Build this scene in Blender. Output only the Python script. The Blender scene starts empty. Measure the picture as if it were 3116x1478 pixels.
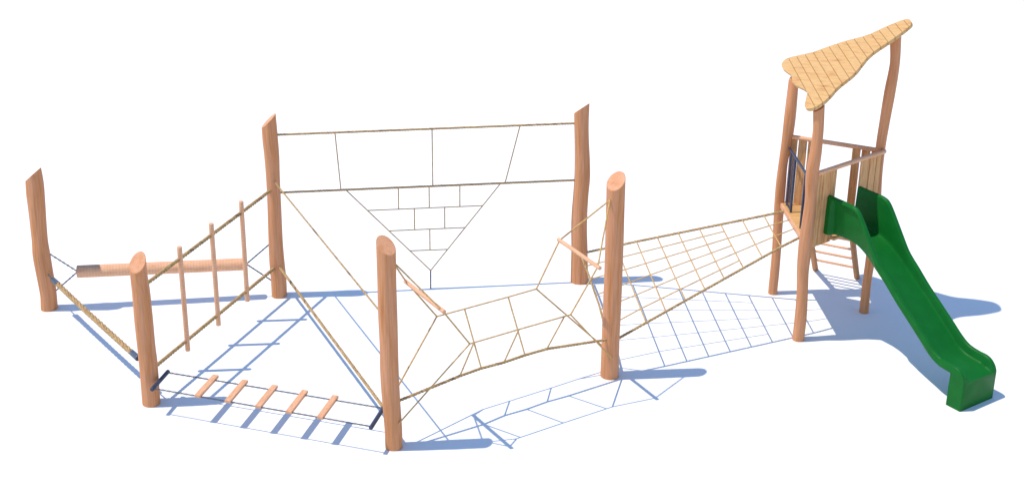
import bpy, bmesh, math, random
import numpy as np
from mathutils import Vector, Matrix
random.seed(7)
scene = bpy.context.scene
col = scene.collection
PI = math.pi

# ------------------------------------------------------------------ materials
def nodes(m):
    m.use_nodes = True
    nt = m.node_tree
    return nt, nt.nodes, nt.links, nt.nodes['Principled BSDF']

def ramp(nt, stops):
    r = nt.nodes.new('ShaderNodeValToRGB')
    e = r.color_ramp.elements
    while len(e) < len(stops): e.new(0.5)
    for k, (p, c) in enumerate(stops):
        e[k].position = p; e[k].color = (*c, 1)
    return r

def wood(name, stops, scale=(16, 16, 1.1), fine=(60, 60, 2.2), fine_amt=0.16, bands=0.0, rough=0.62, bump=0.25, detail=5):
    m = bpy.data.materials.new(name)
    nt, N, L, bs = nodes(m)
    at = N.new('ShaderNodeAttribute'); at.attribute_name = 'grain'
    mp = N.new('ShaderNodeMapping'); mp.inputs['Scale'].default_value = scale
    L.new(at.outputs['Vector'], mp.inputs['Vector'])
    n1 = N.new('ShaderNodeTexNoise'); n1.inputs['Scale'].default_value = 1; n1.inputs['Detail'].default_value = detail
    n1.inputs['Roughness'].default_value = 0.55; n1.inputs['Distortion'].default_value = 0.35
    L.new(mp.outputs[0], n1.inputs['Vector'])
    r = ramp(nt, stops); L.new(n1.outputs['Fac'], r.inputs['Fac'])
    mp2 = N.new('ShaderNodeMapping'); mp2.inputs['Scale'].default_value = fine
    L.new(at.outputs['Vector'], mp2.inputs['Vector'])
    n2 = N.new('ShaderNodeTexNoise'); n2.inputs['Scale'].default_value = 1; n2.inputs['Detail'].default_value = 3
    L.new(mp2.outputs[0], n2.inputs['Vector'])
    mr = N.new('ShaderNodeMapRange'); mr.inputs['From Min'].default_value = 0.3; mr.inputs['From Max'].default_value = 0.7
    mr.inputs['To Min'].default_value = 1 - fine_amt; mr.inputs['To Max'].default_value = 1 + fine_amt * 0.6
    L.new(n2.outputs['Fac'], mr.inputs['Value'])
    mul = N.new('ShaderNodeMix'); mul.data_type = 'RGBA'; mul.blend_type = 'MULTIPLY'; mul.inputs['Factor'].default_value = 1
    L.new(r.outputs['Color'], mul.inputs['A']); L.new(mr.outputs['Result'], mul.inputs['B'])
    out = mul.outputs['Result']
    if bands:
        w = N.new('ShaderNodeTexWave'); w.bands_direction = 'Z'; w.inputs['Scale'].default_value = 7.0
        w.inputs['Distortion'].default_value = 2.2; w.inputs['Detail'].default_value = 2
        L.new(at.outputs['Vector'], w.inputs['Vector'])
        mb = N.new('ShaderNodeMapRange'); mb.inputs['To Min'].default_value = 1 - bands; mb.inputs['To Max'].default_value = 1 + bands * 0.3
        L.new(w.outputs['Fac'], mb.inputs['Value'])
        mm = N.new('ShaderNodeMix'); mm.data_type = 'RGBA'; mm.blend_type = 'MULTIPLY'; mm.inputs['Factor'].default_value = 1
        L.new(out, mm.inputs['A']); L.new(mb.outputs['Result'], mm.inputs['B']); out = mm.outputs['Result']
    L.new(out, bs.inputs['Base Color'])
    bs.inputs['Roughness'].default_value = rough
    bs.inputs['Specular IOR Level'].default_value = 0.15
    bp = N.new('ShaderNodeBump'); bp.inputs['Strength'].default_value = bump; bp.inputs['Distance'].default_value = 0.004
    L.new(n2.outputs['Fac'], bp.inputs['Height']); L.new(bp.outputs[0], bs.inputs['Normal'])
    return m

M = {}
M['post'] = wood('robinia_post_wood', [(0.32, (0.50, 0.20, 0.075)), (0.43, (0.55, 0.238, 0.105)), (0.54, (0.57, 0.258, 0.128)), (0.68, (0.59, 0.277, 0.148))])
M['cut'] = wood('cut_wood_end', [(0.3, (0.58, 0.25, 0.12)), (0.55, (0.65, 0.32, 0.175)), (0.8, (0.66, 0.34, 0.20))], scale=(14, 14, 3), fine=(50, 50, 5), fine_amt=0.10, bump=0.1)
M['pole'] = wood('turned_pale_wood', [(0.35, (0.66, 0.345, 0.19)), (0.5, (0.72, 0.39, 0.225)), (0.65, (0.75, 0.42, 0.255))], scale=(24, 24, 5), fine=(50, 50, 30), fine_amt=0.08, bands=0.07, bump=0.1)
M['plank'] = wood('peach_plank_wood', [(0.35, (0.62, 0.31, 0.165)), (0.5, (0.69, 0.365, 0.205)), (0.65, (0.73, 0.40, 0.24))], scale=(30, 30, 6), fine=(90, 90, 25), fine_amt=0.2)
M['roof'] = wood('golden_roof_boards', [(0.28, (0.44, 0.21, 0.075)), (0.38, (0.535, 0.29, 0.11)), (0.48, (0.585, 0.345, 0.135)), (0.58, (0.60, 0.365, 0.155)), (0.70, (0.54, 0.30, 0.115))], scale=(24, 24, 1.9), fine=(70, 70, 4), fine_amt=0.06, rough=0.55, detail=3)
M['board'] = wood('oak_brown_boards', [(0.32, (0.44, 0.195, 0.075)), (0.43, (0.58, 0.295, 0.12)), (0.55, (0.655, 0.35, 0.155)), (0.7, (0.70, 0.40, 0.19))], scale=(22, 22, 1.6), fine=(110, 110, 5), fine_amt=0.28)
M['ladder'] = wood('ladder_pole_wood', [(0.3, (0.40, 0.19, 0.085)), (0.55, (0.50, 0.25, 0.12)), (0.8, (0.55, 0.29, 0.15))])

def rope_mat(name, a, b, dark, darkpos):
    m = bpy.data.materials.new(name)
    nt, N, L, bs = nodes(m)
    at = N.new('ShaderNodeAttribute'); at.attribute_name = 'grain'
    mp = N.new('ShaderNodeMapping'); mp.inputs['Scale'].default_value = (90, 90, 26)
    L.new(at.outputs['Vector'], mp.inputs['Vector'])
    n = N.new('ShaderNodeTexNoise'); n.inputs['Scale'].default_value = 1; n.inputs['Detail'].default_value = 4
    L.new(mp.outputs[0], n.inputs['Vector'])
    r = ramp(nt, [(0.3, tuple(v * 0.6 for v in a)), (0.48, a), (0.68, b)])
    L.new(n.outputs['Fac'], r.inputs['Fac'])
    mp2 = N.new('ShaderNodeMapping'); mp2.inputs['Scale'].default_value = (3, 3, 3.1)
    L.new(at.outputs['Vector'], mp2.inputs['Vector'])
    n2 = N.new('ShaderNodeTexNoise'); n2.inputs['Scale'].default_value = 1; n2.inputs['Detail'].default_value = 2
    L.new(mp2.outputs[0], n2.inputs['Vector'])
    r2 = ramp(nt, [(darkpos, (1, 1, 1)), (darkpos + 0.10, (0, 0, 0))])
    r2 = ramp(nt, [(darkpos, (0, 0, 0)), (darkpos + 0.10, (1, 1, 1))])
    L.new(n2.outputs['Fac'], r2.inputs['Fac'])
    mx = N.new('ShaderNodeMix'); mx.data_type = 'RGBA'
    L.new(r2.outputs['Color'], mx.inputs['Factor']); L.new(r.outputs['Color'], mx.inputs['A']); mx.inputs['B'].default_value = (*dark, 1)
    L.new(mx.outputs['Result'], bs.inputs['Base Color'])
    bs.inputs['Roughness'].default_value = 0.85; bs.inputs['Specular IOR Level'].default_value = 0.1
    return m
M['rope'] = rope_mat('hemp_rope', (0.38, 0.245, 0.11), (0.58, 0.40, 0.20), (0.20, 0.12, 0.065), 0.60)
M['heavy'] = rope_mat('golden_heavy_rope', (0.36, 0.23, 0.11), (0.54, 0.375, 0.19), (0.22, 0.135, 0.07), 0.66)
M['netrope'] = rope_mat('net_rope', (0.52, 0.32, 0.125), (0.66, 0.425, 0.175), (0.32, 0.18, 0.075), 0.60)
M['darknet'] = rope_mat('brown_net_rope', (0.50, 0.30, 0.125), (0.62, 0.385, 0.165), (0.34, 0.20, 0.085), 0.60)
M['brownrope'] = rope_mat('weathered_brown_rope', (0.46, 0.285, 0.13), (0.60, 0.39, 0.185), (0.30, 0.18, 0.09), 0.58)

def plain(name, c, rough=0.5, metal=0.0, spec=0.4, var=0.12, sc=14):
    m = bpy.data.materials.new(name)
    nt, N, L, bs = nodes(m)
    tc = N.new('ShaderNodeTexCoord')
    n = N.new('ShaderNodeTexNoise'); n.inputs['Scale'].default_value = sc; n.inputs['Detail'].default_value = 4
    L.new(tc.outputs['Object'], n.inputs['Vector'])
    r = ramp(nt, [(0.3, tuple(v * (1 - var) for v in c)), (0.7, tuple(min(1, v * (1 + var)) for v in c))])
    L.new(n.outputs['Fac'], r.inputs['Fac']); L.new(r.outputs['Color'], bs.inputs['Base Color'])
    bs.inputs['Roughness'].default_value = rough; bs.inputs['Metallic'].default_value = metal
    bs.inputs['Specular IOR Level'].default_value = spec
    return m
M['steel'] = plain('dark_coated_steel', (0.032, 0.042, 0.078), 0.45, 0.0, 0.4, 0.2, 30)
M['sleeve'] = plain('grey_steel_sleeve', (0.075, 0.095, 0.135), 0.38, 0.3, 0.5, 0.3, 30)
M['chain'] = plain('chain_steel', (0.055, 0.062, 0.085), 0.42, 0.35, 0.5, 0.5, 60)
M['darkchain'] = plain('dark_chain_steel', (0.014, 0.018, 0.040), 0.5, 0.1, 0.3, 0.3, 60)
M['green'] = plain('green_slide_plastic', (0.0040, 0.116, 0.0155), 0.42, 0.0, 0.13, 0.07, 6)
M['ground'] = plain('white_ground', (0.77, 0.77, 0.77), 0.95, 0.0, 0.0, 0.004, 3)

# ------------------------------------------------------------------ mesh helpers
class MB:
    """collects vertices / faces / grain coordinates in world space"""
    def __init__(s): s.v = []; s.f = []; s.g = []; s.mi = []; s.sm = []
    def add(s, vs, fs, gs, mi=0, smooth=True):
        o = len(s.v); s.v += [tuple(map(float, q)) for q in vs]; s.g += [tuple(map(float, q)) for q in gs]
        for f in fs:
            s.f.append(tuple(i + o for i in f)); s.mi.append(mi); s.sm.append(smooth)
    def build(s, name, mats, parent=None, origin=(0, 0, 0), angle=None):
        me = bpy.data.meshes.new(name)
        o = np.array(origin, float)
        me.from_pydata([tuple(np.array(q) - o) for q in s.v], [], s.f)
        if not isinstance(mats, (list, tuple)): mats = [mats]
        for m in mats: me.materials.append(m)
        me.polygons.foreach_set('material_index', s.mi)
        me.polygons.foreach_set('use_smooth', s.sm)
        a = me.attributes.new('grain', 'FLOAT_VECTOR', 'POINT')
        a.data.foreach_set('vector', np.array(s.g, dtype=np.float32).ravel())
        me.update()
        if angle: me.set_sharp_from_angle(angle=math.radians(angle))
        ob = bpy.data.objects.new(name, me); col.objects.link(ob)
        if parent is not None: ob.parent = parent
        else: ob.location = origin
        return ob

def roff(): return np.array([random.uniform(-40, 40) for _ in range(3)])

def frames(path):
    P = np.array(path, float); n = len(P)
    T = np.zeros_like(P); T[1:-1] = P[2:] - P[:-2]; T[0] = P[1] - P[0]; T[-1] = P[-1] - P[-2]
    T /= np.linalg.norm(T, axis=1)[:, None]
    ref = np.array([0, 0, 1.0]) if abs(T[0][2]) < 0.9 else np.array([1.0, 0, 0])
    U = []; u = ref - T[0] * (ref @ T[0]); u /= np.linalg.norm(u)
    for i in range(n):
        u = u - T[i] * (u @ T[i]); u /= np.linalg.norm(u); U.append(u.copy())
    U = np.array(U); V = np.cross(T, U)
    S = np.concatenate([[0], np.cumsum(np.linalg.norm(np.diff(P, axis=0), axis=1))])
    return P, T, U, V, S

def tube(mb, path, r, sides=10, cap=True, bevel=0.0, mi=0, go=None):
    P, T, U, V, S = frames(path); n = len(P)
    R = np.full(n, r, float) if np.isscalar(r) else np.array(r, float)
    if bevel:
        P = np.vstack([P[0], P[0] + T[0] * bevel * 0.4, P[0] + T[0] * bevel, P[1:-1], P[-1] - T[-1] * bevel, P[-1] - T[-1] * bevel * 0.4, P[-1]])
        R = np.concatenate([[R[0] - bevel], [R[0] - bevel * 0.3], [R[0]], R[1:-1], [R[-1]], [R[-1] - bevel * 0.3], [R[-1] - bevel]])
        P, T, U, V, S = frames(P); n = len(P)
    if go is None: go = roff()
    vs = []; gs = []; fs = []
    for i in range(n):
        for k in range(sides):
            a = 2 * PI * k / sides; c, s_ = math.cos(a), math.sin(a)
            vs.append(P[i] + R[i] * (c * U[i] + s_ * V[i])); gs.append(go + np.array([R[i] * c, R[i] * s_, S[i]]))
    for i in range(n - 1):
        for k in range(sides):
            k2 = (k + 1) % sides
            fs.append((i * sides + k, i * sides + k2, (i + 1) * sides + k2, (i + 1) * sides + k))
    mb.add(vs, fs, gs, mi)
    if cap:
        for i in (0, n - 1):
            idx = list(range(i * sides, (i + 1) * sides))
            if i == 0: idx.reverse()
            cv = [vs[q] for q in idx]; cg = [gs[q] for q in idx]
            mb.add(cv, [tuple(range(sides))], cg, mi, False)

def resample(pts, step):
    P = np.array(pts, float); d = np.linalg.norm(np.diff(P, axis=0), axis=1); S = np.concatenate([[0], np.cumsum(d)])
    n = max(2, int(math.ceil(S[-1] / step)) + 1); q = np.linspace(0, S[-1], n)
    return np.stack([np.interp(q, S, P[:, i]) for i in range(3)], 1)

def spline(pts, per=12):
    """Catmull-Rom through pts (any dimension)"""
    P = np.array(pts, float); P = np.vstack([2 * P[0] - P[1], P, 2 * P[-1] - P[-2]]); out = []
    for i in range(1, len(P) - 2):
        for k in range(per):
            t = k / per; a, b, c, d = P[i - 1], P[i], P[i + 1], P[i + 2]
            out.append(0.5 * (2 * b + (c - a) * t + (2 * a - 5 * b + 4 * c - d) * t * t + (-a + 3 * b - 3 * c + d) * t ** 3))
    out.append(P[-2]); return np.array(out)

def rope(mb, pts, R, strands=3, pitch=None, sides=6, sag=0.0, jitter=0.0):
    pitch = pitch or R * 7.0
    pts = np.array(pts, float)
    if sag and len(pts) == 2:
        t = np.linspace(0, 1, 17); pts = np.stack([pts[0] + (pts[1] - pts[0]) * q - np.array([0, 0, 4 * sag * q * (1 - q)]) for q in t])
    pth = resample(pts, pitch / 9); P, T, U, V, S = frames(pth); go = roff()
    for j in range(strands):
        c = []
        for i in range(len(P)):
            a = 2 * PI * (S[i] / pitch + j / strands)
            rr = R * (0.5 if strands == 3 else 0.55) * (1 + jitter * math.sin(S[i] * 23 + j * 2.1))
            c.append(P[i] + rr * (math.cos(a) * U[i] + math.sin(a) * V[i]))
        tube(mb, c, R * (0.53 if strands == 3 else 0.47), sides, True, go=go + np.array([j * 0.37, 0, 0]))

def line(mb, pts, r, sides=6, sag=0.0):
    pts = np.array(pts, float)
    if sag and len(pts) == 2:
        t = np.linspace(0, 1, 13); pts = np.stack([pts[0] + (pts[1] - pts[0]) * q - np.array([0, 0, 4 * sag * q * (1 - q)]) for q in t])
    tube(mb, resample(pts, 0.06), r, sides)

def chain(mb, a, b, L=0.05, w=0.028, r=0.0060):
    a = np.array(a, float); b = np.array(b, float); d = np.linalg.norm(b - a); t = (b - a) / d
    ref = np.array([0, 0, 1.0]) if abs(t[2]) < 0.9 else np.array([1.0, 0, 0])
    u = np.cross(t, ref); u /= np.linalg.norm(u); v = np.cross(t, u)
    n = max(2, int(d / (L * 0.72)))
    for i in range(n):
        c = a + t * d * (i + 0.5) / n; x = u * 0.8 + v * 0.6 if i % 2 else v * 0.8 - u * 0.6
        loop = []
        for k in range(12):
            an = 2 * PI * k / 12
            loop.append(c + t * (math.copysign(abs(math.cos(an)) ** 0.8, math.cos(an)) * (L / 2 - r)) + x * (math.sin(an) * (w / 2 - r)))
        n2 = len(loop); y = np.cross(t, x); vs = []; fs = []
        for k in range(n2):
            tg = loop[(k + 1) % n2] - loop[k - 1]; tg /= np.linalg.norm(tg); nn = np.cross(tg, y)
            for q in range(5):
                aq = 2 * PI * q / 5; vs.append(loop[k] + r * (math.cos(aq) * nn + math.sin(aq) * y))
        for k in range(n2):
            k2 = (k + 1) % n2
            for q in range(5):
                q2 = (q + 1) % 5; fs.append((k * 5 + q, k * 5 + q2, k2 * 5 + q2, k2 * 5 + q))
        mb.add(vs, fs, vs)

def board(mb, o, ex, ey, ez, lx, ly, lz, bev=0.004, long='z', mi=0, go=None):
    """bevelled box from corner-centre o, axes ex ey ez (unit), sizes; grain runs along `long`"""
    ex, ey, ez = (np.array(q, float) for q in (ex, ey, ez)); o = np.array(o, float)
    bm = bmesh.new(); bmesh.ops.create_cube(bm, size=1)
    for v in bm.verts: v.co = Vector((v.co.x * lx, v.co.y * ly, v.co.z * lz))
    if bev: bmesh.ops.bevel(bm, geom=list(bm.edges), offset=bev, segments=2, affect='EDGES', profile=0.6)
    bm.verts.index_update()
    if go is None: go = roff()
    loc = [np.array(v.co) for v in bm.verts]
    vs = [o + ex * q[0] + ey * q[1] + ez * q[2] for q in loc]
    perm = {'z': (0, 1, 2), 'x': (1, 2, 0), 'y': (0, 2, 1)}[long]
    gs = [go + np.array([q[perm[0]], q[perm[1]], q[perm[2]]]) for q in loc]
    mb.add(vs, [tuple(v.index for v in f.verts) for f in bm.faces], gs, mi, False)
    bm.free()

def tag(o, label=None, cat=None, group=None, kind=None):
    if label: o['label'] = label
    if cat: o['category'] = cat
    if group: o['group'] = group
    if kind: o['kind'] = kind
    return o

def empty(name, loc, label, cat, group=None):
    e = bpy.data.objects.new(name, None); col.objects.link(e); e.location = loc; e.empty_display_size = 0.2
    return tag(e, label, cat, group)

class Thing:
    def __init__(s, name, loc, label, cat, group=None):
        s.loc = loc; s.root = empty(name, loc, label, cat, group)
    def part(s, name, mb, mats, parent=None, label=None, angle=None):
        o = mb.build(name, mats, parent or s.root, s.loc, angle)
        if label: o['label'] = label
        return o

# ------------------------------------------------------------------ setting
g = MB(); g.add([(-350, -150, 0), (350, -150, 0), (350, 550, 0), (-350, 550, 0)], [(0, 1, 2, 3)], [(0, 0, 0)] * 4)
tag(g.build('ground', M['ground']), kind='structure')

# ------------------------------------------------------------------ posts (axis x, y, z, radius from the ground up)
POSTS = {
 'A':[(-7.117,21.128,-0.001,0.127),(-7.105,21.132,0.227,0.122),(-7.112,21.130,0.455,0.125),(-7.124,21.126,0.683,0.127),(-7.132,21.123,0.908,0.129),(-7.130,21.124,1.130,0.118),(-7.125,21.126,1.350,0.120),(-7.119,21.128,1.568,0.125),(-7.114,21.129,1.784,0.132),(-7.110,21.131,2.000,0.138),(-7.112,21.130,2.214,0.127)],
 'C':[(1.133,22.354,-0.007,0.139),(1.126,22.354,0.301,0.134),(1.118,22.355,0.606,0.129),(1.103,22.355,0.908,0.127),(1.101,22.356,1.207,0.126),(1.111,22.355,1.503,0.123),(1.123,22.354,1.797,0.127),(1.116,22.355,2.088,0.123),(1.100,22.356,2.375,0.116),(1.087,22.356,2.659,0.114),(1.083,22.356,2.942,0.119)],
 'B':[(-3.636,21.685,-0.022,0.118),(-3.633,21.685,0.285,0.119),(-3.643,21.683,0.589,0.116),(-3.645,21.683,0.890,0.110),(-3.641,21.684,1.188,0.107),(-3.636,21.685,1.482,0.106),(-3.633,21.685,1.773,0.105),(-3.633,21.685,2.062,0.108),(-3.634,21.685,2.348,0.116),(-3.645,21.683,2.632,0.119),(-3.654,21.682,2.913,0.113)],
 'D':[(-4.901,18.247,-0.006,0.123),(-4.897,18.248,0.214,0.125),(-4.894,18.249,0.433,0.126),(-4.893,18.249,0.650,0.127),(-4.896,18.248,0.865,0.124),(-4.897,18.248,1.078,0.125),(-4.897,18.248,1.290,0.126),(-4.896,18.248,1.500,0.123),(-4.896,18.248,1.708,0.120),(-4.903,18.246,1.915,0.113),(-4.904,18.246,2.119,0.112)],
 'E':[(-1.486,17.185,0.003,0.111),(-1.489,17.185,0.307,0.113),(-1.503,17.184,0.608,0.115),(-1.515,17.183,0.905,0.118),(-1.521,17.182,1.198,0.119),(-1.521,17.182,1.487,0.118),(-1.525,17.182,1.773,0.122),(-1.529,17.181,2.056,0.124),(-1.530,17.181,2.335,0.122),(-1.530,17.181,2.611,0.123),(-1.530,17.181,2.884,0.124)],
 'F':[(1.452,19.191,0.003,0.130),(1.447,19.191,0.317,0.128),(1.443,19.192,0.627,0.127),(1.443,19.192,0.933,0.129),(1.442,19.192,1.237,0.130),(1.441,19.192,1.536,0.130),(1.439,19.192,1.833,0.130),(1.437,19.192,2.126,0.130),(1.433,19.192,2.415,0.129),(1.430,19.193,2.702,0.128),(1.426,19.193,2.985,0.128)],
 'T1':[(4.213,22.003,0.014,0.074),(4.217,22.003,0.392,0.074),(4.214,22.003,0.766,0.072),(4.203,22.005,1.134,0.073),(4.194,22.007,1.497,0.077),(4.190,22.008,1.857,0.077),(4.196,22.007,2.213,0.069),(4.222,22.002,2.567,0.079),(4.236,21.999,2.915,0.087),(4.234,21.999,3.258,0.083),(4.225,22.001,3.596,0.074)],
 'T2':[(4.354,20.405,0.004,0.090),(4.358,20.404,0.392,0.088),(4.346,20.407,0.773,0.082),(4.323,20.412,1.147,0.086),(4.325,20.411,1.520,0.099),(4.333,20.409,1.888,0.092),(4.338,20.408,2.250,0.084),(4.322,20.412,2.606,0.090),(4.340,20.408,2.961,0.087),(4.345,20.407,3.309,0.077),(4.325,20.411,3.652,0.079)],
 'T3':[(5.542,21.367,0.011,0.075),(5.535,21.368,0.483,0.069),(5.548,21.365,0.950,0.074),(5.538,21.368,1.407,0.075),(5.528,21.370,1.857,0.075),(5.510,21.375,2.299,0.067),(5.504,21.376,2.735,0.071),(5.520,21.372,3.167,0.075),(5.541,21.367,3.593,0.081),(5.565,21.361,4.013,0.072),(5.541,21.367,4.422,0.077)],
}
for k in ('T1', 'T2', 'T3'):   # the tower posts lean a little outwards above the rails
    POSTS[k] = [(x - 0.02 * w, y - 0.10 * w, z + 0.045 * w, r) for (x, y, z, r) in POSTS[k] for w in [min(1, max(0, (z - 2.5) / 1.2))]]
for k, dx, dy in (('T1', 0.036, 0.10), ('T2', 0.012, 0.06), ('T3', 0.0, 0.03)):   # heads tucked in under the roof boards
    q = POSTS[k]; q[-1] = (q[-1][0] + dx, q[-1][1] + dy, q[-1][2] - 0.035, q[-1][3]); q[-2] = (q[-2][0] + dx * .4, q[-2][1] + dy * .4, *q[-2][2:])
ROOF_N = np.array([-0.535, -0.004, 0.845]); ROOF_N /= np.linalg.norm(ROOF_N)
# slope (dz/dx, dz/dy) of the sawn top
CUT = {'A': (0.88, -0.13), 'B': (0.98, 0.08), 'C': (0.72, -0.40), 'D': (0.28, 0.96), 'E': (-0.57, 0.53), 'F': (0.39, 0.66)}
for k in ('T1', 'T2', 'T3'): CUT[k] = (0.633, 0.005)

def post_mesh(key):
    rows = spline(POSTS[key], 5); rows[0, 2] = -0.05
    gx, gy = CUT[key]; zt = rows[-1, 2]; sides = 28; go = roff(); mb = MB(); vs = []; gs = []; fs = []
    ph = random.uniform(0, 6)
    def put(x, y, z, r, w, rs=1.0):
        for q in range(sides):
            a = 2 * PI * q / sides
            rr = r * rs * (1 + 0.022 * math.sin(2 * a + ph + z * 1.3) + 0.012 * math.sin(3 * a + ph * 2 + z * 2.1))
            dx, dy = rr * math.cos(a), rr * math.sin(a)
            vs.append((x + dx, y + dy, z + w * (gx * dx + gy * dy))); gs.append(go + np.array([dx, dy, z]))
    n = len(rows)
    for (x, y, z, r) in rows:
        w = min(1, max(0, 1 - (zt - z) / 0.5)); w = w * w * (3 - 2 * w)
        put(x, y, z, r, w)
    for i in range(n - 1):
        for q in range(sides):
            q2 = (q + 1) % sides
            fs.append((i * sides + q, i * sides + q2, (i + 1) * sides + q2, (i + 1) * sides + q))
    mb.add(vs, fs, gs, 0)
    # sawn face with a small arris
    x, y, z, r = rows[-1]; vs = []; gs = []
    put(x, y, z, r, 1); put(x, y, z + 0.005, r, 1, 0.955)
    mb.add(vs, [(q, (q + 1) % sides, sides + (q + 1) % sides, sides + q) for q in range(sides)], gs, 0)
    vs = []; gs = []; put(x, y, z + 0.005, r, 1, 0.955)
    vs.append((x, y, z + 0.005)); gs.append(go + np.array([0, 0, z]))
    mb.add(vs, [(q, (q + 1) % sides, sides) for q in range(sides)], gs, 1, False)
    return mb

post_info = {
 'A': 'low wooden post with slanted top at far left, beyond the end of the hanging log',
 'D': 'short wooden post at front left, the dark bar of the plank bridge at its foot',
 'B': 'tall rear wooden post between the hanging log and the brick-pattern climbing net',
 'E': 'wooden post nearest the viewer, between the plank bridge and the rope crossing',
 'F': 'wooden post with broad sloping oval top in front of the narrowing net ramp',
 'C': 'tall rear wooden post with pointed top at the right end of the brick-pattern net'}
for k in 'ADBEFC':
    x, y = POSTS[k][0][:2]
    tag(post_mesh(k).build('wooden_post', [M['post'], M['cut']], None, (x, y, 0)), post_info[k], 'post', 'wooden posts of the rope course')

# ------------------------------------------------------------------ hanging log between the left posts
t = Thing('hanging_log', (-5.35, 21.41, 0), 'horizontal pale log hung on dark chains between the two left rear posts', 'log beam')
a, b = np.array((-6.645, 21.204, 0.597)), np.array((-4.10, 21.608, 0.577))
mb = MB(); tube(mb, resample([a, b], 0.1), 0.097, 24, bevel=0.012); t.part('log', mb, M['pole'], angle=50)
e = (b - a) / np.linalg.norm(b - a)
for s, ends in ((a + e * 0.01, ((-7.01, 21.145, 0.915), (-7.01, 21.145, 0.275))), (b - e * 0.01, ((-3.745, 21.667, 0.89), (-3.735, 21.668, 0.265)))):
    for q in ends:
        mb = MB(); chain(mb, s, q); t.part('chain', mb, M['darkchain'])

# ------------------------------------------------------------------ thick balance rope, left
t = Thing('balance_rope', (-5.95, 19.69, 0), 'very thick golden twisted rope with grey sleeves between the two left posts', 'balance rope')
a, b = np.array((-6.93, 20.895, 0.603)), np.array((-5.085, 18.485, 0.565)); e = (b - a) / np.linalg.norm(b - a)
mb = MB(); rope(mb, [a + e * 0.10, b - e * 0.16], 0.042, 4, 0.46, 8, sag=0.012, jitter=0.03); t.part('rope', mb, M['heavy'])
for s in (a, b - e * 0.21):
    mb = MB(); tube(mb, resample([s, s + e * 0.21], 0.07), 0.043, 18, bevel=0.009); t.part('sleeve', mb, M['sleeve'], angle=50)
for s, q in ((a + e * 0.01, (-7.03, 21.02, 0.625)), (b - e * 0.01, (-4.95, 18.33, 0.555))):
    mb = MB(); tube(mb, resample([s, q], 0.03), 0.011, 8); t.part('eye_bolt', mb, M['sleeve'])

# ------------------------------------------------------------------ rope traverse with poles
t = Thing('rope_traverse', (-4.27, 19.96, 0), 'pair of thick slanting ropes carrying three upright poles between two left posts', 'rope traverse')
dA, dB = np.array((-4.90, 18.25, 0)), np.array((-3.64, 21.69, 0))
e = (dB - dA) / np.linalg.norm(dB - dA)
for za, zb in ((1.745, 1.812), (0.482, 0.515)):
    p, q = dA + e * 0.10, dB - e * 0.09; p[2], q[2] = za, zb
    mb = MB(); rope(mb, [p, q], 0.029, 3, 0.19, 6); t.part('rope', mb, M['rope'])
for (x, y, z0, z1) in ((-4.555, 19.165, 0.335, 1.948), (-4.263, 19.962, 0.338, 1.962), (-3.970, 20.768, 0.345, 1.978)):
    mb = MB(); tube(mb, resample([(x, y, z0), (x, y, z1)], 0.12), 0.036, 16, bevel=0.006); t.part('pole', mb, M['pole'], angle=50)

# ------------------------------------------------------------------ plank bridge
t = Thing('plank_bridge', (-3.22, 17.75, 0), 'low swinging bridge of five short planks on two chains', 'plank bridge')
Df, Db, Ef, Eb = (np.array(q) for q in ((-4.784, 17.905, 0.405), (-4.672, 18.425, 0.405), (-1.762, 16.98, 0.405), (-1.632, 17.53, 0.405)))
for p, q in ((Df, Db), (Ef, Eb)):
    mb = MB(); tube(mb, resample([p, q], 0.1), 0.029, 16, bevel=0.005); t.part('bar', mb, M['steel'], angle=50)
for w in (0.07, 0.93):
    mb = MB(); chain(mb, Df + (Db - Df) * w, Ef + (Eb - Ef) * w, 0.06, 0.026, 0.0055); t.part('chain', mb, M['chain'])
ly = np.array((0.140, 0.561, 0)); ly /= np.linalg.norm(ly); lx = np.array((ly[1], -ly[0], 0))
for i in range(5):
    c = np.array((-4.066 - 0.4235 * -i, 18.013 - 0.1305 * i, 0.4115))
    mb = MB(); board(mb, c, lx, ly, (0, 0, 1), 0.086, 0.59, 0.042, 0.006, 'y'); t.part('plank', mb, M['plank'])

# ------------------------------------------------------------------ ropes from the rear post to the nearest post
up = MB(); line(up, [(-3.60, 21.60, 1.963), (-1.56, 17.27, 1.832)], 0.0128, 8)
tag(up.build('hand_rope', M['rope'], None, (-2.58, 19.43, 0)), 'thin high rope running from the tall rear post down to the nearest post', 'rope')
lo = MB(); rope(lo, [(-3.59, 21.60, 0.530), (-1.53, 17.27, 0.405)], 0.0235, 3, 0.15, 6)
tag(lo.build('foot_rope', M['rope'], None, (-2.56, 19.43, 0)), 'thicker low rope running just above the ground from the rear post to the nearest post', 'rope')

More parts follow.
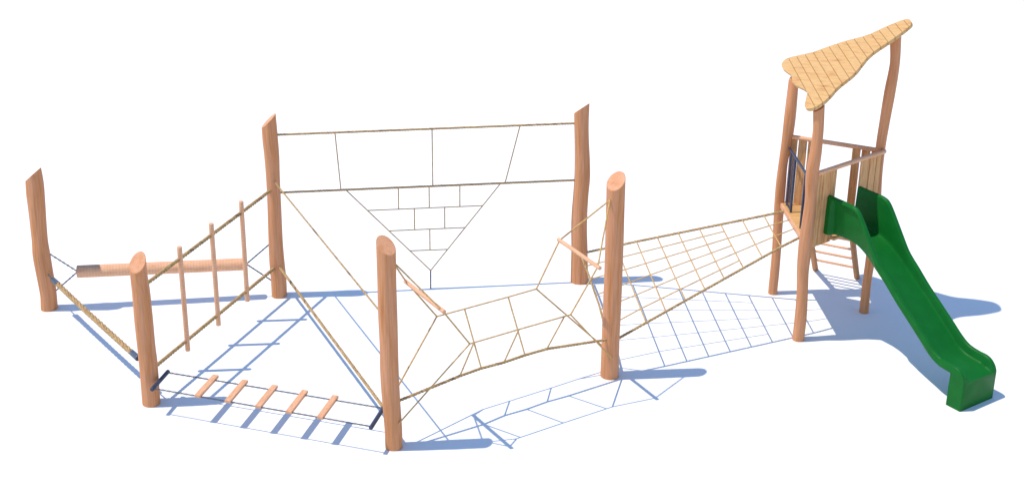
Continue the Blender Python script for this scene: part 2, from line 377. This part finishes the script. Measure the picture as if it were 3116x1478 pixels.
# ------------------------------------------------------------------ vertical brick-pattern net
t = Thing('climbing_net', (-1.26, 22.02, 0), 'upright rope net with a triangular brick pattern between the two tall rear posts', 'climbing net')
pB, pC = np.array((-3.64, 21.684, 0)), np.array((1.11, 22.355, 0)); be = pC - pB
def bc(x, z): # point in the plane of the net
    f = (x - pB[0]) / be[0]; return (x, pB[1] + be[1] * f, z)
for (za, zb, nm) in ((2.686, 2.707, 'top_rope'), (1.747, 1.762, 'middle_rope')):
    mb = MB(); rope(mb, [bc(-3.56, za), bc(1.02, zb)], 0.0185, 3, 0.13, 5); t.part(nm, mb, M['rope'] if nm == 'top_rope' else M['brownrope'])
for (xa, za, xb, zb) in ((-2.677, 2.685, -2.618, 1.752), (-1.214, 2.693, -1.210, 1.755), (0.133, 2.698, -0.088, 1.757),
        (-2.545, 1.75, -1.256, 0.315), (-0.157, 1.757, -1.256, 0.315), (-2.225, 1.390, -0.435, 1.393), (-1.901, 1.030, -0.709, 1.032), (-1.582, 0.673, -0.985, 0.669),
        (-1.742, 1.75, -1.742, 1.391), (-1.268, 1.752, -1.268, 1.392), (-0.792, 1.753, -0.792, 1.393), (-1.500, 1.391, -1.500, 1.031), (-1.029, 1.392, -1.029, 1.032), (-1.264, 1.031, -1.264, 0.671)):
    mb = MB(); line(mb, [bc(xa, za), bc(xb, zb)], 0.0094); t.part('net_strand', mb, M['darknet'])
mb = MB(); chain(mb, bc(-1.257, 0.315), bc(-1.259, 0.0), 0.05, 0.028, 0.006); t.part('anchor_chain', mb, M['darkchain'])

# ------------------------------------------------------------------ V-shaped rope crossing
t = Thing('rope_crossing', (-0.02, 18.19, 0), 'V-shaped rope crossing with two wooden cross bars spanning the two front posts', 'rope crossing')
fL, f1, f2, fR = (-0.959, 18.131, 1.443), (-0.598, 18.368, 1.443), (-0.014, 18.753, 1.443), (0.373, 19.019, 1.443)
nL, n1, n2, n3, nR = (-0.499, 17.369, 1.438), (-0.446, 17.406, 1.438), (0.133, 17.795, 1.438), (0.740, 18.192, 1.438), (0.823, 18.246, 1.438)
K1, K2, K3, K4, K5 = (-0.641, 17.763, 0.752), (-0.362, 18.001, 0.742), (-0.06, 18.180, 0.740), (0.225, 18.391, 0.742), (0.525, 18.567, 0.750)
bLa, bLb, bRa, bRb = (-1.361, 17.964, 2.035), (-0.808, 17.088, 2.025), (0.669, 19.391, 2.033), (1.206, 18.426, 2.040)
mb = MB(); rope(mb, [(-1.42, 17.25, 0.655), K1, K2, K3, K4, K5, (1.38, 19.10, 0.628)], 0.021, 3, 0.15, 6); t.part('foot_rope', mb, M['rope'])
mb = MB(); line(mb, [fL, f1, f2, fR], 0.0115); t.part('side_rope', mb, M['netrope'])
mb = MB(); line(mb, [nL, n1, n2, n3, nR], 0.0115); t.part('side_rope', mb, M['netrope'])
for p, q in ((f1, K2), (f2, K4), (n1, K1), (n2, K3), (n3, K5)):
    mb = MB(); line(mb, [p, q], 0.0108); t.part('tie_strand', mb, M['netrope'])
def inset(p, q, d): # a point d in from p towards q
    p, q = np.array(p), np.array(q); return p + (q - p) / np.linalg.norm(q - p) * d
Eu, Fu = (-1.47, 17.25, 2.655), (1.345, 19.085, 2.755)
for p, q in ((bLa, bLb), (bRa, bRb)):
    mb = MB(); tube(mb, resample([p, q], 0.1), 0.028, 14, bevel=0.005); t.part('cross_bar', mb, M['pole'], angle=50)
for p, q in ((Eu, inset(bLa, bLb, .04)), (Eu, inset(bLb, bLa, .06)), (inset(bLa, bLb, .04), fL), (inset(bLb, bLa, .06), nL),
             (Fu, inset(bRa, bRb, .04)), (Fu, inset(bRb, bRa, .06)), (inset(bRa, bRb, .04), fR), (inset(bRb, bRa, .06), nR),
             (fL, (-1.50, 17.28, 0.70)), (nL, (-1.41, 17.10, 0.405)), (fR, (1.36, 19.28, 0.41)), (nR, (1.475, 19.075, 0.335))):
    mb = MB(); line(mb, [p, q], 0.0115); t.part('stay_strand', mb, M['netrope'])

# ------------------------------------------------------------------ net ramp up to the tower
t = Thing('net_ramp', (2.6, 20.9, 0), 'rising rope net ramp that narrows from two posts up to the tower platform', 'climbing net')
U0, U1 = np.array((1.205, 22.315, 0.527)), np.array((4.235, 21.70, 1.545))
L0, L1 = np.array((1.53, 19.255, 0.552)), np.array((4.31, 20.74, 1.530))
ut = np.array((2.010, 22.140, 0.811)); us = np.array((0.3177, -0.0715, 0.1085))
ub = np.array((1.961, 19.470, 0.717)); bs_ = np.array((0.2915, 0.1548, 0.1045))
mb = MB(); rope(mb, [U0, ut, ut + us * 6, U1], 0.0205, 3, 0.15, 6); t.part('edge_rope', mb, M['rope'])
mb = MB(); rope(mb, [L0, ub, ub + bs_ * 7, L1], 0.0205, 3, 0.15, 6); t.part('edge_rope', mb, M['rope'])
end = spline([(1.140, 22.21, 0.53), (1.204, 21.707, 0.53), (1.255, 21.234, 0.53), (1.305, 20.749, 0.53), (1.352, 20.264, 0.53), (1.41, 19.32, 0.53)], 6)
mb = MB(); rope(mb, end, 0.0175, 3, 0.13, 6); t.part('end_rope', mb, M['rope'])
X = [(ut + us * (i - 1), ub + bs_ * i) for i in range(8)]
for p, q in X:
    mb = MB(); line(mb, [p, q], 0.0102, sag=0.004); t.part('cross_strand', mb, M['netrope'])
for j in range(1, 6):
    f = j / 6; ys = 22.354 + (19.192 - 22.354) * f; k = np.argmin(abs(end[:, 1] - ys))
    pts = [end[k]] + [p + (q - p) * f for p, q in (X if j in (2, 4) else X[:6])]
    if j in (2, 4): pts.append(U1 + (L1 - U1) * f)
    mb = MB(); line(mb, pts, 0.0100); t.part('lengthwise_strand', mb, M['netrope'])

# ------------------------------------------------------------------ play tower
T1, T2, T3 = (np.array((POSTS[k][4][0], POSTS[k][4][1], 0)) for k in ('T1', 'T2', 'T3'))
T1, T2, T3 = np.array((4.215, 22.003, 0)), np.array((4.335, 20.408, 0)), np.array((5.53, 21.37, 0))
t = Thing('play_tower', (4.69, 21.26, 0), 'three-legged wooden play tower with leaf-shaped sloping board roof', 'play tower')
for k in ('T1', 'T2', 'T3'): t.part('post', post_mesh(k), [M['post'], M['cut']])
# roof: fifteen boards cut to one leaf outline
OUT = [(4.143,22.570),(4.182,22.670),(4.251,22.700),(4.346,22.614),(4.478,22.465),(4.576,22.365),(4.700,22.290),(4.805,22.224),(4.939,22.131),(5.068,22.014),(5.177,21.907),(5.274,21.840),(5.383,21.808),(5.487,21.776),(5.589,21.733),(5.670,21.690),(5.717,21.645),(5.748,21.559),(5.750,21.451),(5.727,21.361),(5.679,21.310),(5.591,21.263),(5.478,21.212),(5.372,21.180),(5.280,21.160),(5.175,21.127),(5.080,21.060),(4.983,20.938),(4.882,20.800),(4.785,20.715),(4.681,20.664),(4.582,20.600),(4.486,20.487),(4.390,20.400),(4.273,20.368),(4.216,20.400),(4.179,20.450),(4.159,20.521),(4.159,20.595),(4.172,20.666),(4.214,20.827),(4.251,20.977),(4.262,21.030),(4.264,21.075),(4.258,21.130),(4.227,21.294),(4.197,21.437),(4.169,21.592),(4.166,21.715),(4.174,21.802),(4.187,21.908),(4.187,22.000),(4.174,22.091),(4.154,22.237),(4.135,22.396),(4.141,22.536)]
OUT = [(x - 0.02, y - 0.10) for x, y in OUT]
o2 = spline(OUT + [OUT[0]], 3)[:-1]
def roof_z(x, y): return 3.7176 + (x - 4.231) * 0.6335 + (y - 22.60) * 0.0047
TH = 0.046
def roof_prism():
    bm = bmesh.new(); top = []; bot = []
    for x, y in o2:
        p = np.array((x, y, roof_z(x, y))); q = p - ROOF_N * TH
        top.append(bm.verts.new(p)); bot.append(bm.verts.new(q))
    bm.faces.new(top[::-1]); bm.faces.new(bot); n = len(top)
    for i in range(n):
        j = (i + 1) % n; bm.faces.new((top[i], top[j], bot[j], bot[i]))
    bmesh.ops.recalc_face_normals(bm, faces=bm.faces); return bm
mb = MB(); seams = [4.0] + [4.242 + 0.1019 * k for k in range(15)] + [5.9]
plumb = Vector((1, 0, 0))   # plumb saw cuts
for k in range(16):
    bm = roof_prism()
    for j, sg in ((k, -1), (k + 1, 1)):
        gap = 0.0040; nrm = plumb; x = seams[j] - sg * gap
        pc = Vector((x, 21.5, roof_z(x, 21.5)))
        geom = bm.verts[:] + bm.edges[:] + bm.faces[:]
        bmesh.ops.bisect_plane(bm, geom=geom, dist=1e-5, plane_co=pc, plane_no=nrm * sg, clear_outer=True)
        be_ = [q for q in bm.edges if q.is_boundary]
        if be_: bmesh.ops.holes_fill(bm, edges=be_, sides=0)
    if len(bm.faces):
        bmesh.ops.triangulate(bm, faces=[f for f in bm.faces if len(f.verts) > 4])
        bm.verts.index_update(); go = np.array((0, 0.013 * k, 0))
        vs = [np.array(v.co) for v in bm.verts]
        # the figure of the wood runs slightly askew down the slope
        gs = [np.array((q[0] * 0.915 + q[1] * 0.40, q[2] * 0.2 + 3.1, q[0] * 0.40 - q[1] * 0.915)) + go for q in vs]
        mb.add(vs, [tuple(v.index for v in f.verts) for f in bm.faces], gs, 0, False)
    bm.free()
t.part('roof', mb, M['roof'])
# platform
Z = 1.585
n12 = np.array((T2 - T1)[[1, 0, 2]]) * np.array((1, -1, 0)); n12 /= np.linalg.norm(n12)
n23 = np.array((T3 - T2)[[1, 0, 2]]) * np.array((1, -1, 0)); n23 /= np.linalg.norm(n23)
n31 = np.array((T1 - T3)[[1, 0, 2]]) * np.array((1, -1, 0)); n31 /= np.linalg.norm(n31)
e12, e23, e31 = ((q - p) / np.linalg.norm(q - p) for p, q in ((T1, T2), (T2, T3), (T3, T1)))
def up(p, z): return np.array((p[0], p[1], z))
mb = MB(); ex = -n12
for i in range(11):       # deck boards laid across, trimmed to the triangle
    y0 = i * 0.145; y1 = y0 + 0.1435
    def hit(d): # inner limit at distance d along T1->T2
        base = T1 + e12 * d; best = 9
        for p, e_ in ((T2, e23), (T3, e31)):
            A = np.array([[ex[0], -e_[0]], [ex[1], -e_[1]]]); s = np.linalg.solve(A, (p - base)[:2])
            if s[0] > 0.0 and s[0] < best: best = s[0]
        return best if best < 9 else 0.02
    y1 = min(y1, 1.599)
    if y1 <= y0: continue
    a0, a1 = hit(max(y0, .002)), hit(min(y1, 1.598))
    q = [T1 + e12 * y0 + ex * 0.004, T1 + e12 * y1 + ex * 0.004, T1 + e12 * y1 + ex * a1, T1 + e12 * y0 + ex * a0]
    vs = [up(v, Z) for v in q] + [up(v, Z - 0.03) for v in q]; go = roff()
    gs = [go + np.array((v @ e12, v[2], v @ ex)) for v in vs]
    mb.add(vs, [(3, 2, 1, 0), (4, 5, 6, 7), (0, 1, 5, 4), (1, 2, 6, 5), (2, 3, 7, 6), (3, 0, 4, 7)][::1], gs, 0, False)
deck = t.part('platform', mb, M['roof'])
mb = MB()
for (p, q, nn) in ((T1, T2, n12), (T2, T3, n23), (T3, T1, n31)):
    e_ = (q - p) / np.linalg.norm(q - p); L = np.linalg.norm(q - p)
    off = 0.0 if nn is n12 else (0.008 if nn is n23 else -0.005)
    board(mb, up((p + q) / 2 + nn * off, Z - (0.042 if nn is n12 else 0.044)), e_, nn, (0, 0, 1), L - 0.02, 0.044, 0.076, 0.004, 'x')
t.part('platform_beam', mb, M['plank'])
# rails
mb = MB(); tube(mb, resample([up(T1 - e31 * 0.02 + n31 * -0.0, 2.662), up(T3 + e31 * 0.03, 2.675)], 0.12), 0.034, 14, bevel=0.006); t.part('rail', mb, M['pole'], angle=50)
mb = MB(); tube(mb, resample([up(T2 + e23 * 0.02 + n23 * 0.075, 2.689), up(T3 - e23 * 0.045 + n23 * 0.09, 2.703)], 0.12), 0.034, 14, bevel=0.006); t.part('rail', mb, M['pole'], angle=50)
# wall boards: groups of boards under the rails
def panel(p, e_, nn, spans, off, z0, z1):
    mb = MB()
    for (u0, u1) in spans:
        board(mb, up(p + e_ * (u0 + u1) / 2 + nn * off, (z0 + z1) / 2), e_, nn, (0, 0, 1), u1 - u0, 0.024, z1 - z0, 0.003, 'z')
    return mb
u = lambda P, p, e_: (np.array((*P, 0)) - p) @ e_
pA = [u((4.488, 20.493), T2, e23), u((4.605, 20.588), T2, e23), u((4.717, 20.677), T2, e23)]
t.part('wall_panel', panel(T2, e23, n23, [(0.02, pA[0] - .009), (pA[0] + .009, pA[1] - .009), (pA[1] + .009, pA[2])], 0.045, 1.505, 2.664), M['board'])
pA = [u((5.143, 21.02), T2, e23), u((5.292, 21.14), T2, e23), u((5.411, 21.236), T2, e23), u((5.50, 21.307), T2, e23)]
t.part('wall_panel', panel(T2, e23, n23, [(pA[0], pA[1] - .009), (pA[1] + .009, pA[2] - .009), (pA[2] + .009, pA[3])], 0.045, 1.505, 2.667), M['board'])
mb = MB(); board(mb, up(T2 + e23 * (pA[0] + u((4.717, 20.677), T2, e23)) / 2 + n23 * 0.076, Z - 0.03), e23, n23, (0, 0, 1), pA[0] - u((4.717, 20.677), T2, e23) - 0.01, 0.088, 0.045, 0.003, 'x')
t.part('threshold', mb, M['board'])
e13 = -e31
pA = [u((4.374, 21.926), T1, e13), u((4.508, 21.862), T1, e13), u((4.645, 21.797), T1, e13)]
t.part('wall_panel', panel(T1, e13, n31, [(0.06, pA[0] - .010), (pA[0] + .010, pA[1] - .010), (pA[1] + .010, pA[2])], 0.03, 1.505, 2.632), M['board'])
pA = [u((5.130, 21.562), T1, e13), u((5.250, 21.506), T1, e13), u((5.382, 21.443), T1, e13), u((5.49, 21.39), T1, e13)]
t.part('wall_panel', panel(T1, e13, n31, [(pA[0], pA[1] - .010), (pA[1] + .010, pA[2] - .010), (pA[2] + .010, pA[3])], 0.03, 1.505, 2.640), M['board'])
# steel entrance railing on the net side
ins = -n12 * 0.045
def rp(y, z): # point on the railing line at distance y from T1
    return up(T1 + e12 * y + ins, z)
mb = MB(); tube(mb, resample([rp(0.03, 2.485), rp(1.56, 2.455)], 0.1), 0.0205, 12, bevel=0.004); rail = t.part('railing', mb, M['steel'], angle=50)
for y, r_ in ((0.17, 0.012), (0.45, 0.019), (1.06, 0.019), (1.40, 0.012)):
    mb = MB(); tube(mb, resample([rp(y, Z), rp(y, 2.478)], 0.2), r_, 10); t.part('railing_post', mb, M['steel'], rail)
for y0, y1 in ((0.17, 0.45), (1.06, 1.40)):
    mb = MB(); tube(mb, resample([rp(y0, Z + 0.035), rp(y1, Z + 0.035)], 0.1), 0.013, 8); t.part('bottom_bar', mb, M['steel'], rail)
    for i in (1, 2, 3):
        y = y0 + (y1 - y0) * i / 4
        mb = MB(); tube(mb, resample([rp(y, Z + 0.04), rp(y, 2.47)], 0.2), 0.0065, 8); t.part('bar', mb, M['steel'], rail)

# ------------------------------------------------------------------ ladder behind the tower
t = Thing('ladder', (5.38, 22.78, 0), 'leaning wooden rung ladder behind the play tower', 'ladder')
l1, l2 = np.array((5.065, 22.93, 0)), np.array((5.69, 22.624, 0)); lean = np.array((-0.31, -0.655, 1.0))
top = 1.545
for p in (l1, l2):
    mb = MB(); tube(mb, resample([p - lean * 0.03, p + lean * top], 0.1), 0.047, 16); t.part('side_pole', mb, M['ladder'], angle=50)
for z in (0.262, 0.484, 0.706, 0.928, 1.15, 1.372):
    q, w = l1 + lean * z, l2 + lean * z; d = (w - q) / np.linalg.norm(w - q)
    mb = MB(); tube(mb, resample([q + d * 0.02, w - d * 0.02], 0.1), 0.0195, 12); t.part('rung', mb, M['pole'], angle=50)

# ------------------------------------------------------------------ slide
B = np.array((6.224, 18.290, 0)); tt = np.array((0.814, 0.581, 0)); dd = np.array((0.581, -0.814, 0)); W = 0.70
ZT = [(-2.80, 2.275), (-2.60, 2.272), (-2.38, 2.270), (-2.29, 2.262), (-2.21, 2.232), (-2.14, 2.160), (-2.03, 2.010), (-1.89, 1.812), (-1.76, 1.635), (-1.64, 1.520), (-1.53, 1.430), (-1.31, 1.240), (-1.03, 1.025), (-0.825, 0.870), (-0.63, 0.718), (-0.49, 0.642), (-0.34, 0.615), (-0.19, 0.610), (-0.10, 0.580), (-0.04, 0.520), (-0.006, 0.440), (0.0, 0.430)]
ZF = [(-2.80, 1.70), (-2.45, 1.715), (-2.25, 1.695), (-2.10, 1.645), (-1.97, 1.576), (-1.72, 1.405), (-1.51, 1.255), (-1.22, 1.045), (-0.925, 0.815), (-0.69, 0.630), (-0.56, 0.550), (-0.46, 0.515), (-0.34, 0.500), (-0.20, 0.487), (0.0, 0.425)]
ZB = [(-2.80, 1.66), (-2.45, 1.688), (-2.30, 1.682), (-2.18, 1.655), (-2.01, 1.570), (-1.82, 1.425), (-1.54, 1.215), (-1.244, 0.965), (-0.955, 0.735), (-0.725, 0.550), (-0.59, 0.480), (-0.44, 0.455), (-0.25, 0.440), (0.0, 0.40)]
def curve(pts):
    q = spline(pts, 8); o = np.argsort(q[:, 0]); return q[o]
cT, cF, cB = curve(ZT), curve(ZF), curve(ZB)
st = list(np.concatenate([np.linspace(-2.78, -2.66, 6), np.linspace(-2.62, -2.36, 7), np.linspace(-2.33, -1.7, 30), np.linspace(-1.66, -0.6, 26), np.linspace(-0.57, -0.246, 13)]))
st2 = [-0.2455] + list(np.linspace(-0.23, -0.05, 10)) + [-0.035, -0.022, -0.012, -0.005, 0.0]
mb = MB(); vs = []; gs = []; secs = []
def section(s, foot):
    zt = np.interp(s, cT[:, 0], cT[:, 1]); zf = np.interp(s, cF[:, 0], cF[:, 1]); zb = 0.0 if foot else np.interp(s, cB[:, 0], cB[:, 1])
    h = max(zt - zf, 0.002); c = min(1, h / 0.10); rb = 0.018 if foot else 0.075
    fl = 0.012 * max(0, min(1, (-2.655 - s) / 0.045)); fl = fl * (0.5 + 0.5)
    ld = (0.055 + 0.065 * max(0, min(1, (s + 2.2) / 0.5))) * c    # depth of the rolled rim's outer face
    ld = min(ld, 0.7 * (zt - zb)); k_ = max(0, min(1, (s + 2.70) / 0.035))
    o1 = 0.0 if foot else 0.080 * k_; o2_ = 0.0 if foot else 0.036 * k_
    rb = 0.012 if foot else 0.03
    zl = zt - ld
    pts = [(o1 + rb, zb), (o1 + rb * 0.3, zb + rb * 0.3 * (0 if foot else 1)), (o1, zb + (0 if foot else rb)), (o2_ + 0.4 * (o1 - o2_), zl - 0.35 * (zl - zb)), (o2_, zl - 0.012 * c), (o2_ * 0.3, zl - 0.002 * c), (0, zl + 0.012 * c),
           (0.004, zt - 0.018 * c), (0.014, zt - 0.005 * c), (0.034, zt), (0.056, zt - 0.005 * c), (0.068, zt - 0.018 * c), (0.073, zt - 0.036 * c),
           (0.094, zf + min(0.055, 0.4 * h)), (0.099, zf + min(0.028, 0.22 * h)), (0.109, zf + min(0.009, 0.08 * h)), (0.128, zf + min(0.001, 0.01 * h)), (0.17, zf), (0.35, zf)]
    out = []
    for (x, z) in pts:
        if fl and x < 0.05 and z < zt - 0.1: x = x - fl
        out.append((x, z))
    return out + [(W - x, z) for (x, z) in out[::-1][1:]]
bev = {0.0: 0.0}
for s, foot in [(q, False) for q in st] + [(q, True) for q in st2]:
    sec = section(s, foot)
    if foot and s > -0.02:   # rounded vertical corners at the exit
        k = 0.010 * (1 - math.sqrt(max(0, 1 - ((s + 0.02) / 0.02) ** 2)))
        sec = [(W / 2 + (x - W / 2) * (1 - 2 * k / W), z) for x, z in sec]
    secs.append((s, sec))
nS = len(secs[0][1])
for s, sec in secs:
    for x, z in sec:
        p = B + dd * s + tt * x; vs.append((p[0], p[1], z)); gs.append((x, z, s))
fs = []
for i in range(len(secs) - 1):
    for k in range(nS):
        k2 = (k + 1) % nS; fs.append((i * nS + k, (i + 1) * nS + k, (i + 1) * nS + k2, i * nS + k2))
mb.add(vs, fs, gs, 0)
for i in (0, len(secs) - 1):
    mb.add(vs[i * nS:(i + 1) * nS], [tuple(range(nS))[::(1 if i == 0 else -1)]], gs[i * nS:(i + 1) * nS], 0, False)
bm = bmesh.new()
sl = mb.build('slide', M['green'], None, (6.15, 18.7, 0))
bm.from_mesh(sl.data); bmesh.ops.remove_doubles(bm, verts=bm.verts, dist=1e-6); bmesh.ops.recalc_face_normals(bm, faces=bm.faces); bmesh.ops.triangulate(bm, faces=[f for f in bm.faces if len(f.verts) > 4]); bm.to_mesh(sl.data); bm.free()
sl.data.set_sharp_from_angle(angle=math.radians(38))
tag(sl, 'green plastic slide with high side walls leading down from the tower to the ground', 'slide')

# ------------------------------------------------------------------ light
SX, SY = 0.43076, 0.04581
sd = Vector((SX, SY, -1)).normalized()
sun = bpy.data.lights.new('sun', 'SUN'); sun.energy = 2.85; sun.angle = math.radians(0.5); sun.color = (1.0, 0.915, 0.79)
so = bpy.data.objects.new('sun', sun); col.objects.link(so)
so.rotation_euler = sd.to_track_quat('-Z', 'Y').to_euler(); so.location = (-8, 10, 20)
w = bpy.data.worlds.new('World'); scene.world = w; w.use_nodes = True
N, L = w.node_tree.nodes, w.node_tree.links
sky = N.new('ShaderNodeTexSky'); sky.sky_type = 'NISHITA'; sky.sun_disc = False
sky.sun_elevation = math.radians(66.6); sky.sun_rotation = math.radians(263.9)
sky.air_density = 1.0; sky.dust_density = 0.0; sky.ozone_density = 2.2
L.new(sky.outputs[0], N['Background'].inputs['Color']); N['Background'].inputs['Strength'].default_value = 0.15

# ------------------------------------------------------------------ camera
cam = bpy.data.cameras.new('camera'); co = bpy.data.objects.new('camera', cam); col.objects.link(co)
pit, roll = math.radians(23.750055), math.radians(0.730948)
fw = Vector((0, math.cos(pit), -math.sin(pit))); u0 = Vector((0, math.sin(pit), math.cos(pit))); r0 = Vector((1, 0, 0))
r1 = math.cos(roll) * r0 + math.sin(roll) * u0; u1 = -math.sin(roll) * r0 + math.cos(roll) * u0
m = Matrix((r1, u1, -fw)).transposed().to_4x4(); m.translation = Vector((0, 0, 10.5)); co.matrix_world = m
cam.sensor_width = 36; cam.sensor_fit = 'HORIZONTAL'; cam.lens = 53.5381; cam.shift_x = 0.00204; cam.clip_end = 2000; cam.clip_start = 0.1
scene.camera = co
vs_ = scene.view_settings; vs_.view_transform = 'Standard'; vs_.look = 'None'; vs_.exposure = 0.52; vs_.gamma = 1; vs_.use_curve_mapping = False
scene.render.engine = 'CYCLES'
